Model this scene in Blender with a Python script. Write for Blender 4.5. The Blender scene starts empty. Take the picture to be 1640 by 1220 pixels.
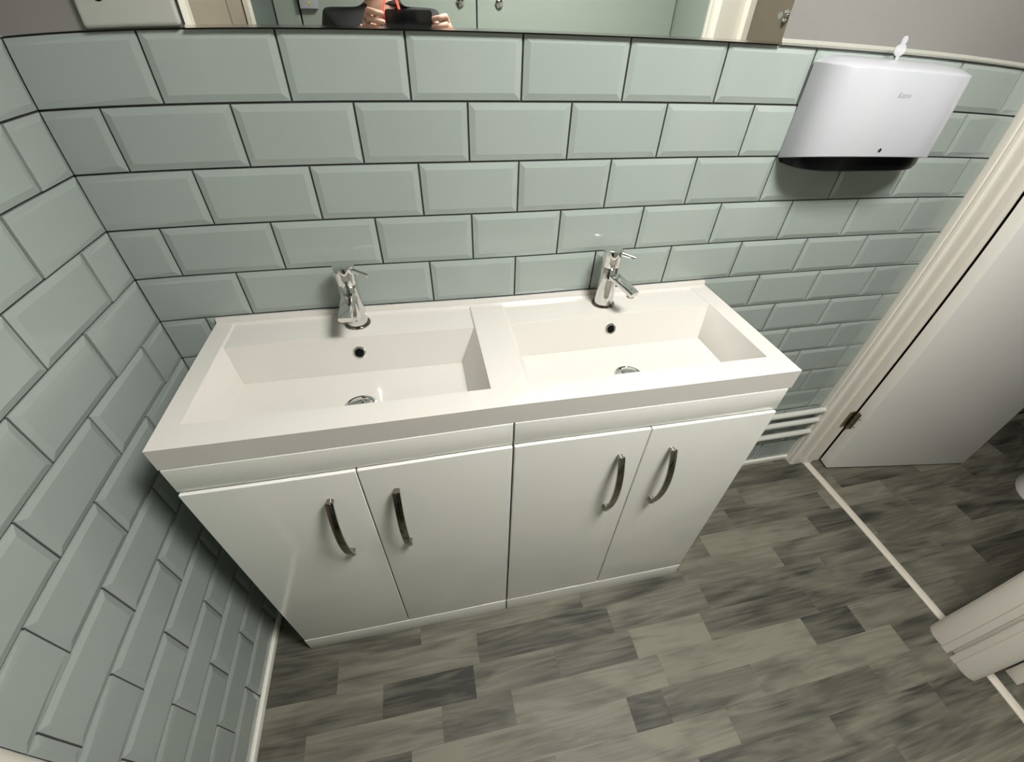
import bpy, bmesh, math, random
from mathutils import Matrix, Vector
random.seed(7)
SC = bpy.context.scene
COL = SC.collection

# ------------------------------------------------------------------ camera
R = ((0.97924900, -0.20067988, 0.02826622), (-0.11097502, -0.64769137, -0.75377744), (0.16957575, 0.73499896, -0.65652158))
CX, CY, CZ = 0.5985, -0.9204, 1.4738
cam = bpy.data.cameras.new('camera')
co = bpy.data.objects.new('camera', cam)
COL.objects.link(co)
co.matrix_world = Matrix(((R[0][0], -R[1][0], -R[2][0], CX), (R[0][1], -R[1][1], -R[2][1], CY), (R[0][2], -R[1][2], -R[2][2], CZ), (0, 0, 0, 1)))
# the phone's ultra wide lens, with its barrel distortion, as a lens polynomial
cam.type = 'PANO'
cam.panorama_type = 'FISHEYE_LENS_POLYNOMIAL'
cam.sensor_fit = 'HORIZONTAL'
cam.sensor_width = 36
cam.sensor_height = 36 * 1220 / 1640
cam.fisheye_fov = 3.0
cam.fisheye_polynomial_k0 = 0
cam.fisheye_polynomial_k1 = -0.07215999558
cam.fisheye_polynomial_k2 = 0.000985489429
cam.fisheye_polynomial_k3 = 3.157380399e-05
cam.fisheye_polynomial_k4 = -1.04913989e-06
cam.clip_start = 0.003
cam.lens = 14.3
SC.camera = co

# ------------------------------------------------------------------ world, lights, exposure
w = bpy.data.worlds.new('world')
SC.world = w
w.use_nodes = True
w.node_tree.nodes['Background'].inputs[0].default_value = (0.8, 0.85, 1, 1)
w.node_tree.nodes['Background'].inputs[1].default_value = 0.05
LIGHT_POS = (1.28, -0.92)
LIGHT_STRENGTH = 83.0
SC.view_settings.view_transform = 'Standard'
SC.view_settings.look = 'None'
SC.view_settings.exposure = 0.0
SC.view_settings.gamma = 1
SC.view_settings.use_curve_mapping = False


# ------------------------------------------------------------------ materials
def mat(name, col, rough=0.5, metal=0.0, coat=0.0, noise=0.0, nscale=20.0, bump=0.0, bscale=60.0, emit=0.0, trans=0.0, objvar=0.0, spec=0.5):
    m = bpy.data.materials.new(name)
    m.use_nodes = True
    nt = m.node_tree
    b = nt.nodes['Principled BSDF']
    b.inputs['Base Color'].default_value = (*col, 1)
    b.inputs['Roughness'].default_value = rough
    b.inputs['Metallic'].default_value = metal
    b.inputs['Coat Weight'].default_value = coat
    b.inputs['Coat Roughness'].default_value = 0.05
    b.inputs['Transmission Weight'].default_value = trans
    b.inputs['Specular IOR Level'].default_value = spec
    if emit:
        b.inputs['Emission Color'].default_value = (1.0, 0.98, 0.94, 1)
        b.inputs['Emission Strength'].default_value = emit
    tc = nt.nodes.new('ShaderNodeTexCoord')
    n = nt.nodes.new('ShaderNodeTexNoise')
    n.inputs['Scale'].default_value = nscale
    n.inputs['Detail'].default_value = 4
    nt.links.new(tc.outputs['Object'], n.inputs['Vector'])
    hsv = nt.nodes.new('ShaderNodeHueSaturation')
    hsv.inputs['Color'].default_value = (*col, 1)
    mr = nt.nodes.new('ShaderNodeMapRange')
    mr.inputs['To Min'].default_value = 1 - noise
    mr.inputs['To Max'].default_value = 1 + noise
    nt.links.new(n.outputs['Fac'], mr.inputs['Value'])
    last = mr.outputs['Result']
    if objvar:
        oi = nt.nodes.new('ShaderNodeObjectInfo')
        m2 = nt.nodes.new('ShaderNodeMapRange')
        m2.inputs['To Min'].default_value = 1 - objvar
        m2.inputs['To Max'].default_value = 1 + objvar
        nt.links.new(oi.outputs['Random'], m2.inputs['Value'])
        mu = nt.nodes.new('ShaderNodeMath')
        mu.operation = 'MULTIPLY'
        nt.links.new(last, mu.inputs[0])
        nt.links.new(m2.outputs['Result'], mu.inputs[1])
        last = mu.outputs[0]
    nt.links.new(last, hsv.inputs['Value'])
    nt.links.new(hsv.outputs['Color'], b.inputs['Base Color'])
    if bump:
        n2 = nt.nodes.new('ShaderNodeTexNoise')
        n2.inputs['Scale'].default_value = bscale
        n2.inputs['Detail'].default_value = 3
        nt.links.new(tc.outputs['Object'], n2.inputs['Vector'])
        bp = nt.nodes.new('ShaderNodeBump')
        bp.inputs['Strength'].default_value = bump
        bp.inputs['Distance'].default_value = 0.002
        nt.links.new(n2.outputs['Fac'], bp.inputs['Height'])
        nt.links.new(bp.outputs['Normal'], b.inputs['Normal'])
    return m


def wood_mat(name, dark, light, sx=1.6, sy=14.0, rough=0.42, use_tone=True):
    m = bpy.data.materials.new(name)
    m.use_nodes = True
    nt = m.node_tree
    b = nt.nodes['Principled BSDF']
    b.inputs['Roughness'].default_value = rough
    b.inputs['Specular IOR Level'].default_value = 0.35
    tc = nt.nodes.new('ShaderNodeTexCoord')
    oi = nt.nodes.new('ShaderNodeObjectInfo')
    comb = nt.nodes.new('ShaderNodeCombineXYZ')
    sc_ = nt.nodes.new('ShaderNodeMath')
    sc_.operation = 'MULTIPLY'
    sc_.inputs[1].default_value = 37.0
    nt.links.new(oi.outputs['Random'], sc_.inputs[0])
    for i in range(3):
        nt.links.new(sc_.outputs[0], comb.inputs[i])
    add = nt.nodes.new('ShaderNodeVectorMath')
    add.operation = 'ADD'
    nt.links.new(tc.outputs['Object'], add.inputs[0])
    nt.links.new(comb.outputs[0], add.inputs[1])

    def noise(scx, scy, det, dist):
        mp = nt.nodes.new('ShaderNodeMapping')
        mp.inputs['Scale'].default_value = (scx, scy, 8)
        nt.links.new(add.outputs[0], mp.inputs['Vector'])
        n = nt.nodes.new('ShaderNodeTexNoise')
        n.inputs['Scale'].default_value = 1.0
        n.inputs['Detail'].default_value = det
        n.inputs['Distortion'].default_value = dist
        nt.links.new(mp.outputs['Vector'], n.inputs['Vector'])
        return n.outputs['Fac']
    big = noise(sx * 1.3, sy * 0.55, 2, 1.6)
    mid = noise(sx * 1.5, sy * 1.9, 4, 2.6)
    grain = noise(sx * 2.4, sy * 8.0, 5, 0.8)

    def madd(x, k, y):
        n = nt.nodes.new('ShaderNodeMath')
        n.operation = 'MULTIPLY_ADD'
        nt.links.new(x, n.inputs[0])
        n.inputs[1].default_value = k
        if isinstance(y, float):
            n.inputs[2].default_value = y
        else:
            nt.links.new(y, n.inputs[2])
        return n.outputs[0]
    # every noise is centred on 0.5
    last = madd(big, 1.15, -0.575 + 0.5)
    last = madd(grain, 0.40, madd(mid, 0.85, madd(last, 1.0, -0.625)))
    if use_tone:
        sep = nt.nodes.new('ShaderNodeSeparateColor')
        nt.links.new(oi.outputs['Color'], sep.inputs[0])
        last = madd(sep.outputs[0], 0.56, madd(last, 1.0, -0.23))
    cr = nt.nodes.new('ShaderNodeValToRGB')
    cr.color_ramp.elements[0].position = 0.12
    cr.color_ramp.elements[0].color = (*dark, 1)
    cr.color_ramp.elements[1].position = 0.92
    cr.color_ramp.elements[1].color = (*light, 1)
    nt.links.new(last, cr.inputs['Fac'])
    nt.links.new(cr.outputs['Color'], b.inputs['Base Color'])
    return m


M = {}
M['tile'] = mat('glazed_tile', (0.31, 0.352, 0.328), rough=0.11, noise=0.03, nscale=5, objvar=0.035, bump=0.05, bscale=9, spec=0.5)
M['grout'] = mat('dark_grout', (0.045, 0.045, 0.043), rough=0.9, noise=0.2, nscale=80)
M['paint'] = mat('grey_wall_paint', (0.215, 0.208, 0.195), rough=0.6, noise=0.04, nscale=3, bump=0.1, bscale=200)
M['ceiling'] = mat('ceiling_paint', (0.2, 0.2, 0.2), rough=0.8, noise=0.02)
M['basin'] = mat('cast_basin', (0.61, 0.588, 0.545), rough=0.16, coat=0.4, noise=0.008, nscale=4)
M['gloss'] = mat('white_gloss_board', (0.76, 0.765, 0.71), rough=0.14, coat=0.6, noise=0.01, nscale=3)
M['carcass'] = mat('white_board', (0.6, 0.6, 0.57), rough=0.35, noise=0.01)
M['gapdark'] = mat('dark_void', (0.02, 0.02, 0.02), rough=0.9)
M['chrome'] = mat('chrome', (0.72, 0.72, 0.70), rough=0.06, metal=1.0, noise=0.02)
M['nickel'] = mat('polished_handle_metal', (0.30, 0.28, 0.235), rough=0.13, metal=1.0, noise=0.1, nscale=60)
M['brass'] = mat('worn_hinge_metal', (0.30, 0.27, 0.18), rough=0.35, metal=1.0, noise=0.35, nscale=120)
M['white'] = mat('white_gloss_paint', (0.74, 0.70, 0.62), rough=0.28, noise=0.02, nscale=9, bump=0.08, bscale=25)
M['doorpaint'] = mat('white_door_paint', (0.83, 0.82, 0.77), rough=0.33, noise=0.02, nscale=4)
M['plastic'] = mat('white_plastic', (0.40, 0.41, 0.435), rough=0.22, noise=0.005)
M['socket'] = mat('shaded_socket_plastic', (0.42, 0.43, 0.39), rough=0.3, noise=0.01)  # white plate, with the grey-green shade on it mixed into the colour
M['skirting'] = mat('skirting_paint', (0.78, 0.77, 0.68), rough=0.3, noise=0.03, nscale=12)
M['cream'] = mat('cream_bead', (0.34, 0.34, 0.295), rough=0.4, noise=0.06, nscale=40)
M['black'] = mat('black_plastic', (0.004, 0.004, 0.005), rough=0.25, noise=0.05, spec=0.15)
M['pipe'] = mat('white_pipe_paint', (0.6, 0.6, 0.55), rough=0.35, noise=0.05, nscale=20)
M['strip'] = mat('pale_strip', (0.62, 0.57, 0.49), rough=0.35, noise=0.05, nscale=30)
M['brown'] = mat('brown_door_laminate', (0.30, 0.25, 0.19), rough=0.45, noise=0.08, nscale=14)
M['taupe'] = mat('taupe_door_laminate', (0.13, 0.11, 0.08), rough=0.4, noise=0.06, nscale=14)
M['cubicle'] = mat('grey_green_laminate', (0.30, 0.34, 0.30), rough=0.3, noise=0.02, nscale=4)
M['greenwall'] = mat('green_grey_wall', (0.13, 0.155, 0.14), rough=0.5, noise=0.05, nscale=6)
M['skin'] = mat('skin', (0.56, 0.33, 0.24), rough=0.5, noise=0.06, nscale=30)
M['jacket'] = mat('black_jacket_cloth', (0.018, 0.018, 0.019), rough=0.85, noise=0.2, nscale=90, bump=0.2, bscale=300)
M['trousers'] = mat('dark_trouser_cloth', (0.03, 0.035, 0.05), rough=0.85, noise=0.2, nscale=90)
M['hair'] = mat('dark_hair', (0.03, 0.02, 0.013), rough=0.6, noise=0.3, nscale=120, bump=0.5, bscale=200)
M['eye'] = mat('eye_white', (0.75, 0.73, 0.7), rough=0.1)
M['iris'] = mat('eye_iris', (0.06, 0.04, 0.02), rough=0.1)
M['lips'] = mat('lips', (0.45, 0.19, 0.16), rough=0.4)
M['red'] = mat('red_cord', (0.75, 0.06, 0.03), rough=0.5)
M['glassblack'] = mat('black_glass', (0.012, 0.012, 0.014), rough=0.05)
M['ceramic'] = mat('white_ceramic', (0.72, 0.71, 0.67), rough=0.1, coat=0.5)
M['yellow'] = mat('yellow_dot', (0.6, 0.5, 0.08), rough=0.5)
M['logo'] = mat('grey_print', (0.26, 0.26, 0.26), rough=0.8, spec=0.1)
M['clear'] = mat('clear_plastic', (0.86, 0.86, 0.9), rough=0.08, trans=0.55)
M['diffuser'] = mat('lit_diffuser', (0.9, 0.9, 0.88), rough=0.5, emit=LIGHT_STRENGTH)
M['plank'] = wood_mat('vinyl_plank', (0.030, 0.029, 0.0235), (0.195, 0.186, 0.143), rough=0.55)
M['mirror'] = mat('mirror_glass', (0.90, 0.93, 0.90), rough=0.0, metal=1.0)


# ------------------------------------------------------------------ mesh helpers
def link(o, parent=None):
    COL.objects.link(o)
    if parent:
        o.parent = parent
        o.matrix_parent_inverse = Matrix()
    return o


def obj(name, bm, m, parent=None, smooth=False, loc=(0, 0, 0), normals=True):
    me = bpy.data.meshes.new(name)
    if normals:
        bmesh.ops.recalc_face_normals(bm, faces=bm.faces)
    bm.to_mesh(me)
    bm.free()
    for k in (m if isinstance(m, (list, tuple)) else [m]):
        me.materials.append(k)
    if smooth:
        for p in me.polygons:
            p.use_smooth = True
        me.set_sharp_from_angle(angle=math.radians(38))
    o = bpy.data.objects.new(name, me)
    o.location = loc
    return link(o, parent)


def tag(o, label=None, cat=None, group=None, kind=None):
    for k, v in (('label', label), ('category', cat), ('group', group), ('kind', kind)):
        if v:
            o[k] = v
    return o


def empty(name, loc=(0, 0, 0), rz=0):
    o = bpy.data.objects.new(name, None)
    o.location = loc
    o.rotation_euler = (0, 0, rz)
    o.empty_display_size = 0.05
    return link(o)


def box(bm, x0, x1, y0, y1, z0, z1, bevel=0.0, seg=2, mtx=None):
    r = bmesh.ops.create_cube(bm, size=1)
    vs = r['verts']
    bmesh.ops.scale(bm, vec=(x1 - x0, y1 - y0, z1 - z0), verts=vs)
    bmesh.ops.translate(bm, vec=((x0 + x1) / 2, (y0 + y1) / 2, (z0 + z1) / 2), verts=vs)
    if mtx:
        bmesh.ops.transform(bm, matrix=mtx, verts=vs)
    if bevel:
        es = list({e for v in vs for e in v.link_edges})
        bmesh.ops.bevel(bm, geom=es, offset=bevel, segments=seg, affect='EDGES', profile=0.6)
    return bm


def nb():
    return bmesh.new()


def bx(*a, **k):
    return box(nb(), *a, **k)


def prism(bm, pts, z0, z1, axis='z'):
    """polygon pts extruded from z0 to z1 along an axis"""
    def P(a, b, c):
        return (a, b, c) if axis == 'z' else ((c, a, b) if axis == 'x' else (a, c, b))
    lo = [bm.verts.new(P(a, b, z0)) for a, b in pts]
    hi = [bm.verts.new(P(a, b, z1)) for a, b in pts]
    n = len(pts)
    bm.faces.new(lo[::-1])
    bm.faces.new(hi)
    for i in range(n):
        bm.faces.new((lo[i], lo[(i + 1) % n], hi[(i + 1) % n], hi[i]))
    return bm


def lathe(bm, prof, c=(0, 0, 0), seg=28, mtx=None):
    rings = []
    for r, z in prof:
        if r < 1e-6:
            rings.append([bm.verts.new((c[0], c[1], c[2] + z))])
        else:
            rings.append([bm.verts.new((c[0] + r * math.cos(2 * math.pi * i / seg), c[1] + r * math.sin(2 * math.pi * i / seg), c[2] + z)) for i in range(seg)])
    for a, b in zip(rings, rings[1:]):
        for i in range(seg):
            j = (i + 1) % seg
            f = [a[i % len(a)], a[j % len(a)], b[j % len(b)], b[i % len(b)]]
            u = []
            for v in f:
                if v not in u:
                    u.append(v)
            if len(u) > 2:
                bm.faces.new(u)
    if mtx:
        bmesh.ops.transform(bm, matrix=mtx, verts=[v for r in rings for v in r])
    return bm


def sweep(bm, path, section, up=Vector((1, 0, 0)), scales=None):
    """sweep a closed 2d section (u along up, v along the side) along path points"""
    rings = []
    n = len(path)
    for i, p in enumerate(path):
        p = Vector(p)
        t = (Vector(path[min(i + 1, n - 1)]) - Vector(path[max(i - 1, 0)])).normalized()
        u = (up - t * up.dot(t)).normalized()
        v = t.cross(u)
        s = scales[i] if scales else 1
        rings.append([bm.verts.new(p + (u * a + v * b) * s) for a, b in section])
    k = len(section)
    for a, b in zip(rings, rings[1:]):
        for i in range(k):
            bm.faces.new((a[i], a[(i + 1) % k], b[(i + 1) % k], b[i]))
    bm.faces.new(rings[0][::-1])
    bm.faces.new(rings[-1])
    return bm


def circ(r, n=12, sx=1.0, sy=1.0):
    return [(r * sx * math.cos(2 * math.pi * i / n), r * sy * math.sin(2 * math.pi * i / n)) for i in range(n)]


def rrect(w_, h, r, n=3):
    pts = []
    for cx, cy, a0 in ((w_ / 2 - r, h / 2 - r, 0), (-w_ / 2 + r, h / 2 - r, 90), (-w_ / 2 + r, -h / 2 + r, 180), (w_ / 2 - r, -h / 2 + r, 270)):
        for i in range(n + 1):
            a = math.radians(a0 + 90 * i / n)
            pts.append((cx + r * math.cos(a), cy + r * math.sin(a)))
    return pts


# ------------------------------------------------------------------ floor
TOP = 1.46          # top of the tiling
PZ, PX = 0.1025, 0.2046
XR = 2.12           # room face of the right wall
YF = -1.95          # cubicle fronts opposite the mirror
floor = tag(obj('floor', bx(-0.05, 3.75, YF - 0.9, 0.06, -0.06, -0.004), M['gapdark']), kind='structure')
KS = 1.0068


def row_y(k):
    y = -0.0335 - 0.0835 * k
    return -0.92 + (y + 0.92) * KS


def fx(x):
    return 0.599 + (x - 0.599) * KS


ROWS = {
    2: ([0.50, 0.95, 1.32, 1.66, 2.105, 2.43, 2.90], [.5, .3, .6, .4, .35, .75, .35, .3, .4]),
    3: ([0.33, 0.80, 1.22, 1.50, 1.975, 2.47, 2.98], [.4, .6, .3, .35, .95, .25, .4, .2, .3]),
    4: ([0.45, 0.98, 1.36, 1.75, 2.21, 2.66, 3.12], [.3, .6, .4, .8, .35, .5, .3, .45, .3]),
    5: ([0.207, 0.621, 1.055, 1.40, 1.90, 2.418, 2.88], [.15, .7, .2, .62, .35, .55, .62, .62, .3]),
    6: ([0.338, 0.60, 0.851, 1.10, 1.354, 1.76, 2.16, 2.54, 3.0], [.6, .05, .7, .3, .95, .3, .3, .62, .2, .3]),
    7: ([0.136, 0.50, 0.70, 1.16, 1.68, 1.87, 2.34, 2.8], [.1, .8, .25, .85, .9, .15, .7, .45, .6, .3]),
    8: ([0.414, 1.022, 1.13, 1.43, 1.97, 2.36, 2.8], [.05, .95, .02, .35, .85, .35, .25, .3, .3]),
    9: ([0.20, 0.787, 1.293, 1.80, 2.1, 2.6], [.15, .5, .95, .35, .55, .2, .3]),
    10: ([0.36, 0.62, 0.95, 1.16, 1.58, 1.95, 2.35], [.3, .1, .4, .8, .35, .4, .25, .2]),
    11: ([0.25, 0.70, 1.05, 1.33, 1.72, 2.2, 2.7], [.4, .6, .2, .85, .25, .5, .3, .3]),
}
for k in range(-1, 34):
    y1, y0 = row_y(k), row_y(k + 1)
    if k in ROWS:
        js, tones = ROWS[k]
    else:
        js, x = [], 0.12 + random.random() * 0.4
        while x < 3.6:
            js.append(x)
            x += random.uniform(0.38, 0.56)
        tones = [random.random() for _ in range(len(js) + 1)]
    xs = [0.0] + [fx(j) for j in js]
    while xs[-1] < 3.3:
        xs.append(xs[-1] + 0.45)
    xs.append(3.70)
    if y1 > 0.05:
        y1 = 0.05
    for i in range(len(xs) - 1):
        a, b = xs[i] + 0.00012, xs[i + 1] - 0.00012
        if b - a < 0.02:
            continue
        p = obj('plank', bx(a - (a + b) / 2, b - (a + b) / 2, y0 + 0.00012 - (y0 + y1) / 2, y1 - 0.00012 - (y0 + y1) / 2, -0.004, 0), M['plank'], floor, loc=((a + b) / 2, (y0 + y1) / 2, 0))
        t = tones[i] if i < len(tones) else random.random()
        p.color = (t, t, t, 1)

# ------------------------------------------------------------------ walls
wall_back = tag(obj('wall_back', bx(-0.1, 3.75, 0.003, 0.1, -0.06, 2.4), [M['grout']]), kind='structure')
bpaint = obj('painted_plaster', bx(-0.0, XR, -0.0015, 0.004, TOP + 0.001, 2.399), M['paint'], wall_back)
wall_left = empty('wall_left')
tag(wall_left, kind='structure')
obj('tiled_section', bx(-0.1, -0.003, -0.79, 0.003, -0.06, TOP), M['grout'], wall_left)
obj('painted_section', bx(-0.1, 0.0015, -0.79, 0.003, TOP, 2.4), M['paint'], wall_left)
obj('wall_over_door', bx(-0.1, 0.0, -1.51, -0.79, 2.06, 2.4), M['paint'], wall_left)
obj('green_section', bx(-0.1, 0.0, YF - 0.9, -1.51, -0.06, 2.4), M['greenwall'], wall_left)

TILE_CACHE = {}
BEV = 0.0115


def tile_mesh(w_, h, cl, cr, ct, cb):
    """bevelled tile lying in xz facing -y; c* flags say which side is cut (no bevel there)"""
    key = (round(w_, 4), round(h, 4), cl, cr, ct, cb)
    if key in TILE_CACHE:
        return TILE_CACHE[key]
    x0, x1, z0, z1 = -w_ / 2, w_ / 2, -h / 2, h / 2
    l, r_, t, b = (0.0004 if c else BEV for c in (cl, cr, ct, cb))
    v = [(x0, 0.0035, z0), (x1, 0.0035, z0), (x1, 0.0035, z1), (x0, 0.0035, z1)]
    v += [(x0, 0.0003 if not cl else -0.002, z0), (x1, 0.0003 if not cr else -0.002, z0), (x1, 0.0003 if not cr else -0.002, z1), (x0, 0.0003 if not cl else -0.002, z1)]
    v += [(x0 + l, -0.0027, z0 + b), (x1 - r_, -0.0027, z0 + b), (x1 - r_, -0.0027, z1 - t), (x0 + l, -0.0027, z1 - t)]
    f = []
    for i in range(4):
        j = (i + 1) % 4
        f.append((i, j, j + 4, i + 4))
        f.append((i + 4, j + 4, j + 8, i + 8))
    f.append((8, 9, 10, 11))
    me = bpy.data.meshes.new('tile')
    me.from_pydata(v, [], f)
    me.materials.append(M['tile'])
    me.update()
    TILE_CACHE[key] = me
    return me


J = 0.0019   # half a grout joint


def tile_row(parent, row, x_first, x_end, mapper, rz):
    z1 = TOP - (row - 1) * PZ
    z0 = max(TOP - row * PZ, 0.012)
    xs = [0.0]
    x = x_first + (0 if row % 2 else -PX / 2)
    while x < x_end - 0.002:
        xs.append(x)
        x += PX
    xs.append(x_end)
    for i in range(len(xs) - 1):
        a, b = xs[i] + J, xs[i + 1] - J
        if b - a < 0.008:
            continue
        cl = i == 0
        cr = i == len(xs) - 2 and (xs[i + 1] - xs[i]) < PX - 0.004
        me = tile_mesh(b - a, z1 - z0 - 2 * J, cl, cr, False, (row >= 14))
        t = bpy.data.objects.new('tile', me)
        t.location = mapper((a + b) / 2, (z0 + z1) / 2)
        t.rotation_euler = (random.uniform(-.0022, .0022), random.uniform(-.001, .001), rz + random.uniform(-.0018, .0018))
        link(t, parent)


for row in range(1, 15):
    tile_row(wall_back, row, 0.1943, 2.108, lambda s, z: (s, 0, z), 0)
    tile_row(wall_left, row, 0.1973, 0.736, lambda s, z: (0, -s, z), math.radians(-90) + math.pi)

# right wall: post between the two doorways, the walls above, the far cubicle walls
wall_right = tag(empty('wall_right'), kind='structure')
obj('wall_post', bx(XR, 2.25, -0.905, -0.735, 0, 2.05, bevel=0.002), M['white'], wall_right)
obj('wall_over_doors', bx(XR, 2.25, YF - 0.9, 0.003, 2.05, 2.4), M['paint'], wall_right)
obj('wall_end', bx(XR, 2.25, YF - 0.9, -1.50, -0.05, 2.05), M['cubicle'], wall_right)
wall_far = tag(obj('wall_far', bx(3.70, 3.78, YF - 0.9, 0.06, -0.06, 2.4), M['greenwall']), kind='structure')
wall_partition = tag(obj('wall_partition', bx(2.28, 3.70, -0.93, -0.905, 0, 2.4), M['greenwall']), kind='structure')
obj('shade_toned_plaster', bx(XR + 0.131, 3.70, -0.002, 0.002, 0.03, 2.399), M['greenwall'], wall_back)  # wall behind the open leaf, its shadow put into the dark colour
ceiling = tag(obj('ceiling', bx(-0.1, 3.78, YF - 0.9, 0.1, 2.4, 2.46), M['ceiling']), kind='structure')
wall_front = tag(obj('wall_front', bx(-0.1, 3.75, YF - 0.95, YF - 0.85, -0.06, 2.4), M['greenwall']), kind='structure')

# skirtings, beads and the floor strip
tag(obj('baseboard_back', bx(1.345, 2.108, -0.013, 0.0, 0, 0.024, bevel=0.003), M['skirting'], smooth=True), kind='structure')
tag(obj('baseboard_left', bx(0.0, 0.013, -0.737, 0.0, 0, 0.024, bevel=0.003), M['skirting'], smooth=True), kind='structure')
bm = nb()
prism(bm, [(-0.0, TOP - 0.001), (-0.006, TOP + 0.0), (-0.007, TOP + 0.004), (-0.004, TOP + 0.009), (-0.0, TOP + 0.011)], 1.328, XR, axis='x')
tag(obj('trim_1', bm, M['cream'], smooth=True), kind='structure')
bm = nb()
prism(bm, [(2.165, 0.0), (2.166, 0.003), (2.172, 0.006), (2.190, 0.006), (2.196, 0.003), (2.197, 0.0)], -1.50, -0.046, axis='y')
tag(obj('trim_2', bm, M['strip'], smooth=True), kind='structure')

# ------------------------------------------------------------------ far doorway with the open white door
d1 = tag(empty('door_1', (2.2, -0.045, 0)), kind='structure')
O1 = Vector((-2.2, 0.045, 0))


def arch_profile(ya, yb, x=XR, t=0.024, sgn=-1):
    """moulded casing from the thick edge ya to the thin edge yb, standing proud of x"""
    L = yb - ya
    f = [(0, 0), (0, .92), (.04, 1), (.24, 1.0), (.28, .82), (.32, .84), (.5, .95), (.68, .9), (.84, .72), (.95, .45), (1, .22), (1, 0)]
    return [(x + sgn * t * b, ya + L * a) for a, b in f]


bm = nb()
prism(bm, [(x - 2.2, y + 0.045) for x, y in [(2.12, 0.0), (2.101, 0.0), (2.100, -0.002), (2.100, -0.0215), (2.1035, -0.0235), (2.1035, -0.0265), (2.101, -0.0285), (2.101, -0.038), (2.105, -0.043), (2.111, -0.045), (2.12, -0.045)]], 0, 2.09)
obj('casing', bm, M['white'], d1, smooth=True)
obj('lining', bx(XR - 2.2, 0.05, 0.0, 0.046, 0, 2.05, bevel=0.0015), M['white'], d1)
obj('door_stop', bx(-0.04, 0.005, -0.008, 0.002, 0, 2.04, bevel=0.002), M['white'], d1)
ang = math.atan2(-0.154, 0.988)
leafM = Matrix.Translation((2.2515 - 2.2, -0.051 + 0.045, 0)) @ Matrix.Rotation(ang, 4, 'Z')
bm = nb()
box(bm, 0.0, 0.685, -0.046, 0.0, 0.010, 2.03, bevel=0.0012, mtx=leafM)
leaf = obj('door_leaf', bm, M['doorpaint'], d1, smooth=True)
bm = nb()
box(bm, 0.0485, 0.0515, -0.044, -0.010, 0.0, 0.085, bevel=0.0004)
box(bm, 0.016, 0.044, -0.0045, -0.001, 0.0, 0.085, bevel=0.0004)
for a in range(3):
    lathe(bm, [(0, a * .028), (.0078, a * .028), (.0078, a * .028 + .0268), (0, a * .028 + .0268)], c=(0.0465, -0.0125, 0.0), seg=12)
for zz in (.02, .065):
    lathe(bm, [(.0042, 0), (.003, .0018), (0, .0018)], seg=10, mtx=Matrix.Translation((0.0485, -0.032, zz)) @ Matrix.Rotation(-math.pi / 2, 4, 'Y'))
obj('hinge', bm, M['brass'], d1, smooth=True, loc=(0, 0, 0.232))
bm = nb()
lathe(bm, [(.026, 0), (.026, .006), (.011, .008), (.009, .035), (.022, .045), (.026, .06), (.02, .07), (0, .073)], seg=24,
      mtx=leafM @ Matrix.Translation((0.63, -0.046, 1.0)) @ Matrix.Rotation(math.pi / 2, 4, 'X'))
obj('door_knob', bm, M['chrome'], leaf, smooth=True)

# near doorway: casings on the post, stop and the closed taupe door
d2 = tag(empty('door_2', (2.2, -1.2, 0)), kind='structure')


def off(pts, ox=2.2, oy=-1.2):
    return [(x - ox, y - oy) for x, y in pts]


obj('casing', prism(nb(), off(arch_profile(-0.818, -0.738)), 0, 2.09), M['white'], wall_right, smooth=True)
obj('casing', prism(nb(), off(arch_profile(-0.829, -0.906, t=0.027)), 0, 2.09), M['white'], d2, smooth=True)
obj('casing', prism(nb(), off(arch_profile(-1.585, -1.50)), 0, 2.09), M['white'], d2, smooth=True)
for c in wall_right.children:
    if c.name.startswith('casing'):
        c.location = (2.2, -1.2, 0)
obj('lining', bx(-0.085, 0.06, -0.305, -0.299, 0, 2.05), M['white'], d2)
obj('door_stop', bx(0.044, 0.082, 0.246, 0.2905, 0, 2.04, bevel=0.002), M['white'], d2)
obj('door_stop', bx(0.044, 0.082, -0.30, -0.262, 0, 2.04, bevel=0.002), M['white'], d2)
leaf2 = obj('door_leaf', bx(0.075, 0.113, -0.262, 0.246, 0.006, 2.03, bevel=0.001), M['taupe'], d2)
obj('chrome_turn', lathe(nb(), [(.022, 0), (.022, .005), (.010, .007), (.010, .02), (.016, .024), (.014, .034), (0, .036)], seg=20,
    mtx=Matrix.Translation((0.075, -0.02, 1.545)) @ Matrix.Rotation(-math.pi / 2, 4, 'Y')), M['chrome'], leaf2, smooth=True)

# left wall doorway, seen only in the mirror and at the lower left edge
d3 = tag(empty('door_3', (0, -1.1, 0)), kind='structure')


def mir(pts):
    return [(-x, y) for x, y in pts]


obj('casing', prism(nb(), [(-(x - XR), y + 1.1) for x, y in arch_profile(-0.795, -0.737, t=0.02)], 0, 2.09), M['white'], d3, smooth=True)
obj('casing', prism(nb(), [(-(x - XR), y + 1.1) for x, y in arch_profile(-1.43, -1.51, t=0.02)], 0, 2.09), M['white'], d3, smooth=True)
obj('door_leaf', bx(-0.05, -0.005, -0.14 + 0.008, 0.31, 0.006, 2.05, bevel=0.001), M['brown'], d3)
obj('side_panel', bx(-0.05, -0.005, -0.35, -0.144, 0.0, 2.05, bevel=0.001), M['brown'], d3)
obj('lining', bx(-0.06, -0.052, -0.40, 0.32, 0.0, 2.06), M['gapdark'], d3)

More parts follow.
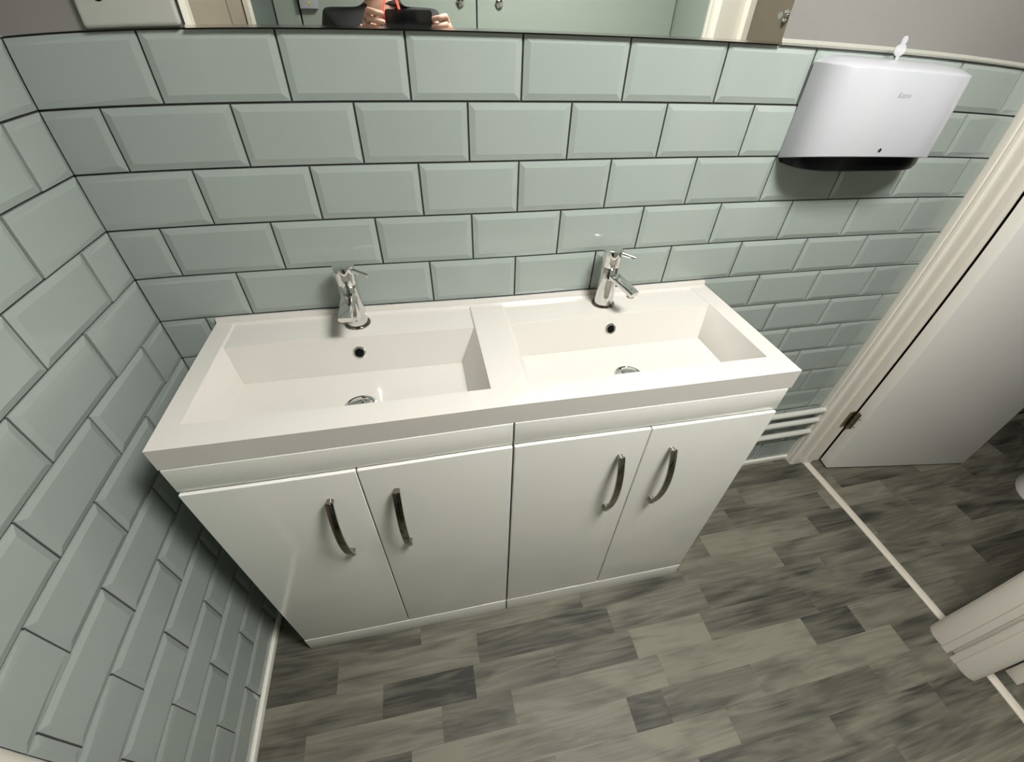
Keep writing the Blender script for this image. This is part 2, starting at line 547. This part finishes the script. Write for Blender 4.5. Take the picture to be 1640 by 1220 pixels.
# ------------------------------------------------------------------ cubicle fronts opposite the mirror
def cub_panel(x0, x1, label, lock=None):
    c = (x0 + x1) / 2
    r = tag(empty('cubicle_panel', (c, YF, 0)), label, 'cubicle panel', 'cubicle panels reflected in the mirror')
    obj('board', bx(x0 - c, x1 - c, -0.02, 0.0, 0.12, 2.1, bevel=0.002), M['cubicle'], r)
    for sx in (-1, 1):
        px = sx * ((x1 - x0) / 2 - 0.02) if (x1 - x0) > .2 else sx * .03
        obj('foot', lathe(nb(), [(0, 0), (.022, 0), (.022, .006), (.009, .01), (.009, .12), (0, .12)], c=(px, -0.01, 0), seg=14), M['chrome'], r, smooth=True)
    if lock is not None:
        b = nb()
        lathe(b, [(.021, 0), (.021, .006), (.017, .009), (0, .009)], seg=24, mtx=Matrix.Translation((lock - c, 0, 1.545)) @ Matrix.Rotation(-math.pi / 2, 4, 'X'))
        box(b, lock - c - .003, lock - c + .003, 0.008, .02, 1.531, 1.559, bevel=.001)
        obj('lock_disc', b, M['chrome'], r, smooth=True)
    return r


cub_panel(0.006, 0.118, 'narrow grey green cubicle pilaster reflected at the left of the mirror')
cub_panel(0.126, 0.992, 'wide grey green cubicle door reflected behind the person holding the phone', 0.91)
cub_panel(0.999, 2.112, 'wide grey green cubicle front reflected right of the phone', 1.112)
bm = nb()
wb = tag(empty('wall_box', (0.172, YF, 1.505)), 'small white box with a yellow dot on the reflected cubicle panel', 'box')
obj('casing', box(bm, -0.042, 0.042, 0.0, 0.03, 0.0, 0.11, bevel=0.005), M['plastic'], wb, smooth=True)
obj('yellow_dot', lathe(nb(), [(.006, 0), (.006, .002), (0, .002)], seg=14, mtx=Matrix.Translation((0.004, 0.03, 0.022)) @ Matrix.Rotation(-math.pi / 2, 4, 'X')), M['yellow'], wb)

# ------------------------------------------------------------------ ceiling light
cl = tag(empty('ceiling_light', (LIGHT_POS[0], LIGHT_POS[1], 2.4)), 'square lit ceiling panel with a white rim above the basins', 'ceiling light')
bm = nb()
for a in ((-.24, .24, -.24, -.22), (-.24, .24, .22, .24), (-.24, -.22, -.22, .22), (.22, .24, -.22, .22)):
    box(bm, *a, -0.035, 0.0)
obj('rim', bm, M['white'], cl)
obj('diffuser', bx(-.22, .22, -.22, .22, -0.03, -0.01), M['diffuser'], cl)

# ------------------------------------------------------------------ mirror and shaver socket
mi = tag(empty('wall_mirror', (0.8, 0, TOP + 0.001)), 'wide frameless wall mirror standing on the top row of tiles', 'mirror')
obj('mirror_glass', bx(-0.527, 0.525, -0.0075, -0.002, 0.0015, 0.62), M['mirror'], mi)
bm = nb()
prism(bm, [(-0.0, -0.0005), (-0.0105, -0.0005), (-0.0105, 0.003), (-0.0085, 0.003), (-0.0085, 0.001), (-0.0, 0.001)], -0.528, 0.526, axis='x')
obj('bottom_channel', bm, M['chrome'], mi)
so = tag(empty('shaver_socket', (0.200, 0, TOP + 0.003)), 'white plastic shaver socket plate on the grey wall left of the mirror', 'socket')
bm = nb()
box(bm, -0.071, 0.068, -0.012, -0.0015, 0.0, 0.146, bevel=0.0065, seg=4)
obj('plate', bm, M['socket'], so, smooth=True)
bm = nb()
prism(bm, [(-0.034 + a, 0.0425 + b) for a, b in rrect(0.015, 0.021, 0.0072)], -0.0125, -0.0115, axis='y')
obj('pin_hole', bm, M['black'], so)

# ------------------------------------------------------------------ double basin
BZ = 0.936
BX0, BX1, BYF = 0.1145, 1.3465, -0.3885
bas = tag(empty('double_basin', ((BX0 + BX1) / 2, -0.2, 0.885)), 'long white rectangular double basin top set on the two white cabinets', 'basin')
OB = Vector(((BX0 + BX1) / 2, -0.2, 0.885))


def basin_mesh():
    bm = nb()
    cache = {}

    def V(x, y, z):
        k = (round(x, 5), round(y, 5), round(z, 5))
        if k not in cache:
            cache[k] = bm.verts.new(Vector((x, y, z)) - OB)
        return cache[k]

    def F(*p):
        vs = []
        for q in p:
            v = V(*q)
            if v not in vs:
                vs.append(v)
        if len(vs) > 2:
            bm.faces.new(vs)
    zb = 0.8875
    bowls = [(0.152, 0.691, 0.174, 0.652), (0.770, 1.303, 0.804, 1.281)]
    xs = [BX0, 0.152, 0.691, 0.770, 1.303, BX1]
    y0, yl, yf, ye = -0.001, -0.108, -0.334, BYF
    yr = -0.016
    ys = [y0, yr, yl, yf, ye]
    for i in range(5):
        for j in range(4):
            if i in (1, 3) and j in (1, 2):
                continue
            F((xs[i], ys[j], BZ), (xs[i + 1], ys[j], BZ), (xs[i + 1], ys[j + 1], BZ), (xs[i], ys[j + 1], BZ))
    zl = BZ - 0.0035
    for (a, b, fa, fb) in bowls:
        # tap ledge, a little lower than the rim
        i0, i1 = a + 0.004, b - 0.004
        F((a, yr, BZ), (b, yr, BZ), (i1, yr - 0.004, zl), (i0, yr - 0.004, zl))
        F((a, yr, BZ), (i0, yr - 0.004, zl), (i0, yl, zl), (a, yl, BZ))
        F((b, yr, BZ), (b, yl, BZ), (i1, yl, zl), (i1, yr - 0.004, zl))
        F((i0, yr - 0.004, zl), (i1, yr - 0.004, zl), (i1, yl, zl), (i0, yl, zl))
        z1 = BZ - 0.083
        fy0, fy1 = -0.137, -0.322
        dx, dy = (a + b) / 2 + 0.004, -0.246
        # walls
        F((i0, yl, zl), (i1, yl, zl), (fb, fy0, z1), (fa, fy0, z1))
        F((a, yl, BZ), (i0, yl, zl), (fa, fy0, z1), (fa, fy1, z1), (a, yf, BZ))
        F((b, yl, BZ), (b, yf, BZ), (fb, fy1, z1), (fb, fy0, z1), (i1, yl, zl))
        F((a, yf, BZ), (fa, fy1, z1), (fb, fy1, z1), (b, yf, BZ))
        # floor with a shallow fall to the waste
        z2 = z1 - 0.005
        r_ = 0.03
        F((fa, fy0, z1), (fb, fy0, z1), (dx + r_, dy + r_, z2), (dx - r_, dy + r_, z2))
        F((fb, fy0, z1), (fb, fy1, z1), (dx + r_, dy - r_, z2), (dx + r_, dy + r_, z2))
        F((fb, fy1, z1), (fa, fy1, z1), (dx - r_, dy - r_, z2), (dx + r_, dy - r_, z2))
        F((fa, fy1, z1), (fa, fy0, z1), (dx - r_, dy + r_, z2), (dx - r_, dy - r_, z2))
        F((dx - r_, dy + r_, z2), (dx + r_, dy + r_, z2), (dx + r_, dy - r_, z2), (dx - r_, dy - r_, z2))
    # skirt
    ins = 0.0
    P = [(BX0, y0), (BX1, y0), (BX1, ye), (BX0, ye)]
    top = {0: [(x, y0, BZ) for x in xs], 1: [(BX1, y, BZ) for y in ys], 2: [(x, ye, BZ) for x in xs[::-1]], 3: [(BX0, y, BZ) for y in ys[::-1]]}
    for s in range(4):
        line = top[s]
        for q, r2 in zip(line, line[1:]):
            F(q, r2, (r2[0], r2[1], zb), (q[0], q[1], zb))
    # low upstand against the tiles
    U = BZ + 0.0105
    F((BX0, y0, BZ), (BX1, y0, BZ), (BX1, y0, U), (BX0, y0, U))
    F((BX0, y0, U), (BX1, y0, U), (BX1, y0 - 0.006, U), (BX0, y0 - 0.006, U))
    F((BX0, y0 - 0.006, U), (BX1, y0 - 0.006, U), (BX1, y0 - 0.0085, BZ + 0.0002), (BX0, y0 - 0.0085, BZ + 0.0002))
    F((BX0, y0, BZ), (BX0, y0, U), (BX0, y0 - 0.006, U), (BX0, y0 - 0.0085, BZ + 0.0002))
    F((BX1, y0, BZ), (BX1, y0, U), (BX1, y0 - 0.006, U), (BX1, y0 - 0.0085, BZ + 0.0002))
    return bm


o = obj('basin_top', basin_mesh(), M['basin'], bas, smooth=True)
o.location = OB - bas.location
bv = o.modifiers.new('bevel', 'BEVEL')
bv.width = 0.0045
bv.segments = 3
bv.limit_method = 'ANGLE'
bv.angle_limit = math.radians(24)
for cx in (0.4255, 1.0345):
    bm = nb()
    lathe(bm, [(.0, -.012), (.0088, -.012), (.0092, .0005), (.0102, .002), (.0125, .0022), (.0142, .0008), (.0145, -.002), (.0, -.002)], seg=28,
          mtx=Matrix.Translation(Vector((cx, -0.1212, 0.8985)) - OB) @ Matrix.Rotation(math.radians(71), 4, 'X'))
    ov = obj('overflow_ring', bm, M['chrome'], bas, smooth=True)
    obj('overflow_hole', lathe(nb(), [(0, .0012), (.0089, .0012), (.0089, .0004), (0, .0004)], seg=20,
        mtx=Matrix.Translation(Vector((cx, -0.1212, 0.8985)) - OB) @ Matrix.Rotation(math.radians(71), 4, 'X')), M['black'], ov)
for cx in (0.4255, 1.0405):
    c = Vector((cx, -0.246, BZ - 0.088)) - OB
    wst = obj('waste', lathe(nb(), [(0, -.002), (.034, -.002), (.034, .001), (.0305, .003), (.0265, .001), (.0255, -.001), (0, -.001)], c=c, seg=36), M['chrome'], bas, smooth=True)
    obj('plug', lathe(nb(), [(.0235, .0), (.0235, .005), (.021, .0085), (.012, .0105), (0, .011)], c=c, seg=36), M['chrome'], wst, smooth=True)


# ------------------------------------------------------------------ taps
def make_tap(x, label, turn):
    t = tag(empty('mixer_tap', (x, -0.052, BZ - 0.0031)), label, 'tap', 'chrome mixer taps on the double basin')
    obj('base_ring', lathe(nb(), [(0, 0), (.0285, 0), (.029, .0015), (.0275, .0035), (.024, .004), (0, .004)], seg=40), M['nickel'], t, smooth=True)
    body = obj('body', lathe(nb(), [(.0235, .003), (.0238, .006), (.0225, .03), (.0212, .06), (.0205, .098), (.0195, .1), (.0185, .101), (0, .101)], seg=40), M['chrome'], t, smooth=True)
    # flat spout dropping toward the bowl
    bm = nb()
    ca, sa = math.cos(turn), math.sin(turn)
    path = [(-sa * -q, -ca * q, z) for q, z in ((.004, .083), (.02, .0805), (.045, .0755), (.07, .069), (.088, .0635))]
    sweep(bm, path, rrect(.028, .0135, .004, 3), up=Vector((ca, sa, 0)), scales=[1, 1, .98, .96, .94])
    sp = obj('spout', bm, M['chrome'], t, smooth=True)
    obj('aerator', lathe(nb(), [(0, -.009), (.0078, -.009), (.009, -.008), (.009, .0), (0, .0)], c=(sa * .077, -ca * .077, .062), seg=20), M['nickel'], sp, smooth=True)
    hd = obj('handle_cap', lathe(nb(), [(.0185, .1015), (.0205, .103), (.0212, .106), (.0222, .140), (.0218, .1425), (.0195, .144), (0, .1445)], seg=40), M['chrome'], t, smooth=True)
    bm = nb()
    d = Vector((0.86, -0.42, -0.20)).normalized()
    p0 = Vector((0, 0, .139))
    sweep(bm, [p0 + d * .018, p0 + d * .03, p0 + d * .045, p0 + d * .0535, p0 + d * .055], circ(.0052, 12), up=Vector((0, 0, 1)), scales=[1.1, .95, .85, .85, .5])
    obj('lever', bm, M['chrome'], hd, smooth=True)
    return t


make_tap(0.4245, 'chrome mixer tap on the left bowl, the one by the left wall', math.radians(-4))
make_tap(1.0335, 'chrome mixer tap on the right bowl, the one nearer the towel dispenser', math.radians(24))


# ------------------------------------------------------------------ cabinets
def handle(parent, x, zt, zb_):
    bm = nb()
    n = 17
    L = zt - zb_
    path, sc = [], []
    for i in range(n):
        a = i / (n - 1)
        s = 2 * a - 1
        path.append((0, -0.010 - 0.021 * (1 - s * s), -L / 2 + L * a))
    sweep(bm, path, rrect(.0158, .0058, .0016, 2), up=Vector((1, 0, 0)))
    for s in (-1, 1):
        zz = s * (L / 2 - 0.0065)
        lathe(bm, [(.0072, 0), (.0068, .014), (0, .014)], seg=16, mtx=Matrix.Translation((0, 0, zz)) @ Matrix.Rotation(math.pi / 2, 4, 'X'))
    return obj('bow_handle', bm, M['nickel'], parent, smooth=True, loc=(x, 0, (zt + zb_) / 2))


DY = -0.395


def cabinet(x0, x1, label, hx):
    c = (x0 + x1) / 2
    t = tag(empty('vanity_cabinet', (c, -0.2, 0)), label, 'cabinet', 'white gloss vanity cabinets under the double basin')
    a, b = x0 - c, x1 - c
    oy = 0.2
    T = 0.016
    fy = DY + 0.019 + oy
    bm = nb()
    box(bm, a, a + T, fy, oy - 0.03, 0, 0.885)
    box(bm, b - T, b, fy, oy - 0.03, 0, 0.885)
    box(bm, a + T, b - T, oy - 0.04, oy - 0.032, 0.07, 0.80)
    box(bm, a + T, b - T, fy + 0.002, oy - 0.04, 0.072, 0.088)
    box(bm, a + T, b - T, fy + 0.002, fy + 0.016, 0.80, 0.884)
    obj('carcass', bm, M['carcass'], t)
    obj('fascia', bx(a + 0.0008, b - 0.0008, fy - 0.014, fy - 0.0005, 0.8255, 0.8865, bevel=0.0008), M['gloss'], t, smooth=True)
    obj('plinth', bx(a + 0.0006, b - 0.0006, fy - 0.0197, fy + 0.004, 0.0, 0.0700, bevel=0.0009, seg=2), M['gloss'], t, smooth=True)
    for k in (0, 1):
        u0 = a + 0.001 if k == 0 else 0.0012
        u1 = -0.0012 if k == 0 else b - 0.001
        dc = (u0 + u1) / 2
        d = obj('door', bx(u0 - dc, u1 - dc, 0.0, 0.018, 0.0, 0.7495, bevel=0.0022, seg=3), M['gloss'], t, smooth=True, loc=(dc, DY + oy, 0.0715))
        handle(d, hx[k] - c - dc, 0.748 - 0.0715, 0.537 - 0.0715)
    return t


cabinet(0.1165, 0.7278, 'white gloss two door vanity cabinet in the corner by the left wall', (0.357, 0.485))
cabinet(0.7302, 1.3395, 'white gloss two door vanity cabinet on the right by the pipes', (0.976, 1.102))

# ------------------------------------------------------------------ pipes
for i, (z, s) in enumerate(((0.327, 'upper'), (0.270, 'middle'), (0.200, 'lowest'))):
    r_ = 0.0115
    p = tag(empty('water_pipe', (1.35, -0.022, z)), '%s of three white painted pipes running along the wall to the doorway' % s, 'pipe', 'white pipes between cabinet and doorway')
    obj('tube', sweep(nb(), [(0, 0, 0), (.35, 0, -.002), (0.752, 0, 0.0)], circ(r_, 16), up=Vector((0, 0, 1))), M['pipe'], p, smooth=True)
    bm = nb()
    box(bm, -0.004, 0.006, -0.0135, 0.021, -0.0135, 0.0135, bevel=0.003)
    obj('clip', bm, M['pipe'], p, smooth=True, loc=(0.18 + .02 * i, 0, 0))

# ------------------------------------------------------------------ towel dispenser
dp = tag(empty('towel_dispenser', (1.609, 0, 1.24)), 'white plastic paper towel dispenser with black base on the tiled wall', 'towel dispenser')
DC = 1.609


def dplan(hw, d, n=28, pw=3.2):
    """plan outline: flat on the wall, rounded front corners"""
    pts = [(-hw, -0.004)]
    for i in range(n + 1):
        a = math.pi * i / n
        ca, sa = -math.cos(a), math.sin(a)
        x = hw * (abs(ca) ** (2 / 3.3)) * (1 if ca > 0 else -1)
        y = -0.012 - (d - 0.012) * (sa ** (2 / 3.0))
        pts.append((x, y))
    pts.append((hw, -0.004))
    return pts


def loft(bm, rings):
    rr = [[bm.verts.new(p) for p in r] for r in rings]
    for a, b in zip(rr, rr[1:]):
        for i in range(len(a)):
            j = (i + 1) % len(a)
            bm.faces.new((a[i], a[j], b[j], b[i]))
    bm.faces.new(rr[0][::-1])
    bm.faces.new(rr[-1])
    return bm


HW, DD = 0.186, 0.104
bm = nb()
P0 = dplan(HW, DD)
zbot = lambda y: 0.012 + 0.026 * min(1, -y / DD)
rings = [[(x * .985, y * .985, zbot(y) + .0) for x, y in P0], [(x, y, zbot(y) + .0015) for x, y in P0],
         [(x, y, 0.1945) for x, y in P0], [(x * .996, y * .985, 0.1965) for x, y in P0], [(x * .955, y * .9, 0.2005) for x, y in P0], [(x * .88, y * .74, 0.2060) for x, y in P0], [(x * .80, y * .5, 0.2095) for x, y in P0], [(x * .74, y * .25, 0.2105) for x, y in P0]]
loft(bm, rings)
cover = obj('cover', bm, M['plastic'], dp, smooth=True)
bm = nb()
P1 = dplan(HW * .975, DD * .80)
loft(bm, [[(x * .9, y * .92, 0.0) for x, y in P1], [(x * .97, y * .98, 0.004) for x, y in P1], [(x, y, 0.014) for x, y in P1], [(x, y, 0.034) for x, y in P1]])
obj('black_base', bm, M['black'], dp, smooth=True)
bm = nb()
lathe(bm, [(.0042, 0), (.0042, .0012), (.0028, .0016), (0, .0016)], seg=16, mtx=Matrix.Translation((-0.022, -DD + 0.0005, 0.052)) @ Matrix.Rotation(math.pi / 2, 4, 'X'))
obj('lock_button', bm, M['nickel'], dp, smooth=True)
# printed mark
cu = bpy.data.curves.new('printed_mark', 'FONT')
cu.body = 'Katrin'
cu.size = 0.0135
cu.shear = 0.3
cu.extrude = 0.0002
cu.align_x = 'CENTER'
cu.materials.append(M['logo'])
tmp = bpy.data.objects.new('printed_mark', cu)
COL.objects.link(tmp)
bpy.context.view_layer.update()
me = bpy.data.meshes.new_from_object(tmp.evaluated_get(bpy.context.evaluated_depsgraph_get()))
bpy.data.objects.remove(tmp)
bpy.data.curves.remove(cu)
to = link(bpy.data.objects.new('printed_mark', me), dp)
to.location = (-0.028, -DD + 0.0002, 0.150)
to.rotation_euler = (math.pi / 2, 0, 0)
# key standing in the top lock
ky = tag(empty('plastic_key', (1.594, -0.035, 1.448), math.radians(-35)), 'small clear plastic key standing upright in the top of the dispenser', 'key')
ky.scale = (.88, .88, .88)
bm = nb()
out = [(-.0025, 0), (-.003, .009), (-.010, .014), (-.0125, .021), (-.010, .028), (-.005, .0315), (-.0045, .036), (-.0055, .041), (-.003, .046), (.0015, .047), (.0045, .044), (.0045, .038), (.003, .033), (.007, .029), (.010, .0225), (.009, .0155), (.003, .010), (.0025, 0)]
prism(bm, out, -.0016, .0016, axis='y')
obj('blade', bm, M['clear'], ky)
bm = nb()
path = [(x, 0, z) for x, z in out[1:-1]]
sweep(bm, path, circ(.0015, 8), up=Vector((0, 1, 0)))
obj('rim', bm, M['plastic'], ky, smooth=True)

# ------------------------------------------------------------------ toilet in the far room
tl = tag(empty('toilet', (3.225, -0.425, 0)), 'white ceramic toilet standing in the dark room beyond the doorway', 'toilet')


def oval(a, b, cx=0.0, n=28):
    return [(cx + a * math.cos(2 * math.pi * i / n) * (1.12 if math.cos(2 * math.pi * i / n) > 0 else 1), b * math.sin(2 * math.pi * i / n)) for i in range(n)]


prof = [(0, .22, .125, 0.02), (.02, .215, .12, .02), (.08, .19, .10, .03), (.18, .18, .10, .03), (.27, .21, .14, .01), (.35, .235, .175, 0), (.39, .24, .18, 0), (.40, .235, .175, 0)]
bm = nb()
loft(bm, [[(x, y, z) for x, y in oval(a, b, cx)] for z, a, b, cx in prof])
obj('pan', bm, M['ceramic'], tl, smooth=True)
bm = nb()
loft(bm, [[(x, y, z) for x, y in oval(a, b)] for z, a, b in ((.402, .24, .182), (.408, .245, .187), (.425, .245, .187), (.433, .235, .177))])
obj('seat_lid', bm, M['plastic'], tl, smooth=True)
obj('cistern', bx(.20, .38, -.19, .19, .40, .78, bevel=.02, seg=3), M['ceramic'], tl, smooth=True)
obj('flush_button', lathe(nb(), [(.02, 0), (.02, .005), (0, .006)], c=(.29, 0, .78), seg=20), M['chrome'], tl, smooth=True)

# ------------------------------------------------------------------ person with the phone (seen in the mirror)
def skin_obj(name, verts, edges, radii, m, parent, root=0, sub=2, loc=(0, 0, 0)):
    me = bpy.data.meshes.new(name)
    me.from_pydata(verts, edges, [])
    me.materials.append(m)
    o = bpy.data.objects.new(name, me)
    link(o, parent)
    md = o.modifiers.new('skin', 'SKIN')
    md.use_smooth_shade = True
    me.skin_vertices[0] if me.skin_vertices else None
    if not me.skin_vertices:
        bpy.context.view_layer.objects.active = o
    sv = me.skin_vertices[0].data
    for i, r in enumerate(radii):
        sv[i].radius = r if isinstance(r, tuple) else (r, r)
        sv[i].use_root = (i == root)
    s = o.modifiers.new('sub', 'SUBSURF')
    s.levels = sub
    s.render_levels = sub
    return o


class Skel:
    def __init__(s):
        s.v, s.e, s.r = [], [], []

    def add(s, p, r, parent=None):
        s.v.append(tuple(p))
        s.r.append(r)
        if parent is not None:
            s.e.append((parent, len(s.v) - 1))
        return len(s.v) - 1

    def chain(s, parent, pts):
        for p, r in pts:
            parent = s.add(p, r, parent)
        return parent


PXC, PYC = 0.535, -1.27
pe = tag(empty('person', (PXC, PYC, 0)), 'person in a black jacket with a red neck cord holding up a phone', 'person')


def W(x, y, z):
    return (x - PXC, y - PYC, z)


HL = (0.498, -0.962, 1.452)      # left palm (at the -x end of the phone)
HR = (0.752, -0.968, 1.442)
EL = (0.31, -1.17, 1.20)
ER = (0.86, -1.16, 1.16)
SL = (PXC - 0.175, PYC, 1.435)
SR = (PXC + 0.175, PYC, 1.435)
b = Skel()
pel = b.add(W(PXC, PYC, 0.95), (.15, .11))
ch = b.chain(pel, [(W(PXC, PYC, 1.12), (.125, .095)), (W(PXC, PYC, 1.30), (.145, .105)), (W(PXC, PYC, 1.42), (.12, .085))])
nk = b.chain(ch, [(W(PXC, PYC, 1.50), .055), (W(PXC, PYC + .01, 1.56), .052)])
hd = b.chain(nk, [(W(PXC, PYC + .03, 1.615), (.062, .075)), (W(PXC, PYC + .02, 1.68), (.074, .092)), (W(PXC, PYC + .012, 1.745), (.066, .082))])


def lerp(a, c, t):
    return tuple(a[i] + (c[i] - a[i]) * t for i in range(3))


def arm(S, E, H, side):
    s = b.chain(ch, [(W(*S), .055), (W(*lerp(S, E, .4)), .048), (W(*E), .038)])
    wr = (H[0] - side * 0.012, H[1] - 0.055, H[2] - 0.060)
    s = b.chain(s, [(W(*lerp(E, wr, .35)), .037), (W(*lerp(E, wr, .9)), .026), (W(*wr), (.026, .022))])
    palm = b.chain(s, [(W(H[0], H[1] - 0.015, H[2] - 0.018), (.034, .02)), (W(*H), (.030, .017))])
    # four fingers: knuckles fan up the palm, then curl round in front of the phone
    Lf = (0.95, 1.0, 0.93, 0.78)
    inn = side          # direction toward the phone centre
    for k in range(4):
        z = H[2] + 0.040 - 0.021 * k
        base = (H[0] + inn * 0.002, H[1] + 0.018, z)
        l = Lf[k]
        pts = [base, (H[0] + inn * 0.004, H[1] + 0.044, z + 0.001), (H[0] + inn * (0.004 + 0.022 * l), H[1] + 0.058, z - 0.003), (H[0] + inn * (0.006 + 0.040 * l), H[1] + 0.053, z - 0.006), (H[0] + inn * (0.006 + 0.048 * l), H[1] + 0.0515, z - 0.007)]
        rr = [.0105, .0098, .0088, .0078, .006]
        b.chain(palm, [(W(*p), r) for p, r in zip(pts, rr)])
    # thumb behind the phone
    b.chain(palm - 1, [(W(H[0] + inn * 0.016, H[1] - 0.012, H[2] + 0.002), .0145), (W(H[0] + inn * 0.034, H[1] - 0.002, H[2] + 0.020), .0115), (W(H[0] + inn * 0.052, H[1] + 0.006, H[2] + 0.032), .0095), (W(H[0] + inn * 0.060, H[1] + 0.008, H[2] + 0.036), .007)])


arm(SL, EL, HL, 1)
arm(SR, ER, HR, -1)
for sx in (-1, 1):
    b.chain(pel, [(W(PXC + sx * .09, PYC, .88), (.10, .10)), (W(PXC + sx * .10, PYC + .01, .50), .062), (W(PXC + sx * .105, PYC - .01, .30), .052), (W(PXC + sx * .105, PYC - .02, .09), .036), (W(PXC + sx * .11, PYC + .06, .045), (.035, .03)), (W(PXC + sx * .115, PYC + .15, .035), (.03, .022))])
skin_obj('body', b.v, b.e, b.r, M['skin'], pe)
# clothes
j = Skel()
a0 = j.add(W(PXC, PYC, 0.83), (.195, .155))
c1 = j.chain(a0, [(W(PXC, PYC, 0.95), (.182, .145)), (W(PXC, PYC, 1.10), (.155, .125)), (W(PXC, PYC, 1.30), (.168, .128)), (W(PXC, PYC, 1.43), (.13, .10))])
j.chain(c1, [(W(PXC, PYC - .005, 1.50), (.075, .072)), (W(PXC, PYC - .004, 1.535), (.072, .07))])
for S, E, H, sd in ((SL, EL, HL, 1), (SR, ER, HR, -1)):
    wr = (H[0] - sd * 0.012, H[1] - 0.055, H[2] - 0.060)
    S2 = (S[0], S[1], S[2] + .01)
    j.chain(c1, [(W(*S2), .078), (W(*lerp(S, E, .45)), .066), (W(*E), .056), (W(*lerp(E, wr, .22)), .05)])
skin_obj('jacket', j.v, j.e, j.r, M['jacket'], pe)
t_ = Skel()
p0 = t_.add(W(PXC, PYC, 0.90), (.12, .10))
for sx in (-1, 1):
    t_.chain(p0, [(W(PXC + sx * .085, PYC, .83), (.098, .108)), (W(PXC + sx * .092, PYC, .74), (.095, .105)), (W(PXC + sx * .10, PYC + .01, .50), .08), (W(PXC + sx * .105, PYC - .01, .28), .07), (W(PXC + sx * .105, PYC - .02, .10), .062)])
skin_obj('trousers', t_.v, t_.e, t_.r, M['trousers'], pe)
for sx in (-1, 1):
    s_ = Skel()
    q = s_.add(W(PXC + sx * .105, PYC - .05, .055), (.046, .05))
    s_.chain(q, [(W(PXC + sx * .11, PYC + .05, .05), (.05, .046)), (W(PXC + sx * .116, PYC + .16, .042), (.048, .036)), (W(PXC + sx * .118, PYC + .2, .036), (.034, .026))])
    skin_obj('shoe', s_.v, s_.e, s_.r, M['black'], pe)
# head details
HC = W(PXC, PYC + .02, 1.67)
for sx in (-1, 1):
    e = nb()
    bmesh.ops.create_uvsphere(e, u_segments=16, v_segments=10, radius=.0115)
    eo = obj('eye', e, M['eye'], pe, smooth=True, loc=(HC[0] + sx * .031, HC[1] + .0755, HC[2] + .008))
    e = nb()
    bmesh.ops.create_uvsphere(e, u_segments=12, v_segments=8, radius=.0062)
    obj('iris', e, M['iris'], eo, smooth=True, loc=(0, .0072, 0))
    e = nb()
    bmesh.ops.create_uvsphere(e, u_segments=14, v_segments=10, radius=1)
    bmesh.ops.scale(e, vec=(.009, .018, .031), verts=e.verts)
    obj('ear', e, M['skin'], pe, smooth=True, loc=(HC[0] + sx * .078, HC[1] - .005, HC[2]))
bm = nb()
nose = [(0, .100, .012), (.0085, .098, -.012), (-.0085, .098, -.012), (0, .118, -.022), (.015, .098, -.030), (-.015, .098, -.030), (0, .104, -.034), (0, .08, .02), (.016, .078, -.03), (-.016, .078, -.03)]
for p in nose:
    bm.verts.new(p)
bmesh.ops.convex_hull(bm, input=bm.verts)
no = obj('nose', bm, M['skin'], pe, smooth=True, loc=HC)
bm = nb()
bmesh.ops.create_uvsphere(bm, u_segments=16, v_segments=8, radius=1)
bmesh.ops.scale(bm, vec=(.024, .010, .0075), verts=bm.verts)
obj('mouth', bm, M['lips'], pe, smooth=True, loc=(HC[0], HC[1] + .083, HC[2] - .055))
bm = nb()
bmesh.ops.create_uvsphere(bm, u_segments=28, v_segments=18, radius=1)
for v in list(bm.verts):
    if v.co.z < -0.35 or (v.co.y > 0.45 and v.co.z < 0.42):
        bm.verts.remove(v)
bmesh.ops.scale(bm, vec=(.086, .106, .112), verts=bm.verts)
ho = obj('hair', bm, M['hair'], pe, smooth=True, loc=(HC[0], HC[1] - .012, HC[2] + .018))
sd_ = ho.modifiers.new('solid', 'SOLIDIFY')
sd_.thickness = .012

# phone, just behind the lens
ph = tag(empty('phone', (0.628, -0.932, 1.424)), 'black phone held sideways by the person reflected in the mirror', 'phone')
bm = nb()
prism(bm, [(a, c + .037) for a, c in rrect(.152, .074, .009, 4)], -.0085, -.0003, axis='y')
obj('phone_case', bm, M['glassblack'], ph, smooth=True, loc=(0, 0, 0))
obj('lens_rim', lathe(nb(), [(.0085, 0), (.0085, .0006), (.007, .0008), (.007, 0)], seg=24, mtx=Matrix.Translation((-.0295, -.0004, .0498)) @ Matrix.Rotation(-math.pi / 2, 4, 'X')), M['black'], ph)
obj('screen', bx(-.072, .072, -.0092, -.0084, .003, .071), M['glassblack'], ph)
NY = PYC - .003
bm = nb()
sec = rrect(.006, .002, .0008, 2)
# round the neck, one strand down the chest and one down to the end of the phone
loop = [(PXC + .080 * math.sin(a), NY + .082 * math.cos(a), 1.538) for a in [2 * math.pi * i / 24 for i in range(25)]]
sweep(bm, loop, rrect(.008, .002, .0008, 2), up=Vector((0, 0, 1)))
sweep(bm, [(0.555, NY + .082, 1.538), (0.552, -1.10, 1.525), (0.549, -1.0, 1.508), (0.548, -0.948, 1.488), (0.552, -0.9425, 1.465), (0.556, -0.943, 1.44), (0.560, -0.945, 1.415)], sec, up=Vector((1, 0, 0)))
sweep(bm, [(0.590, NY + .074, 1.538), (0.600, -1.165, 1.50), (0.603, -1.140, 1.44), (0.604, -1.128, 1.36), (0.603, -1.126, 1.25)], rrect(.009, .002, .0008, 2), up=Vector((1, 0, 0)))
bmesh.ops.translate(bm, vec=(-PXC, -PYC, 0), verts=bm.verts)
nc = obj('neck_cord', bm, M['red'], pe, smooth=True)
nc['label'] = 'red cord round the neck'
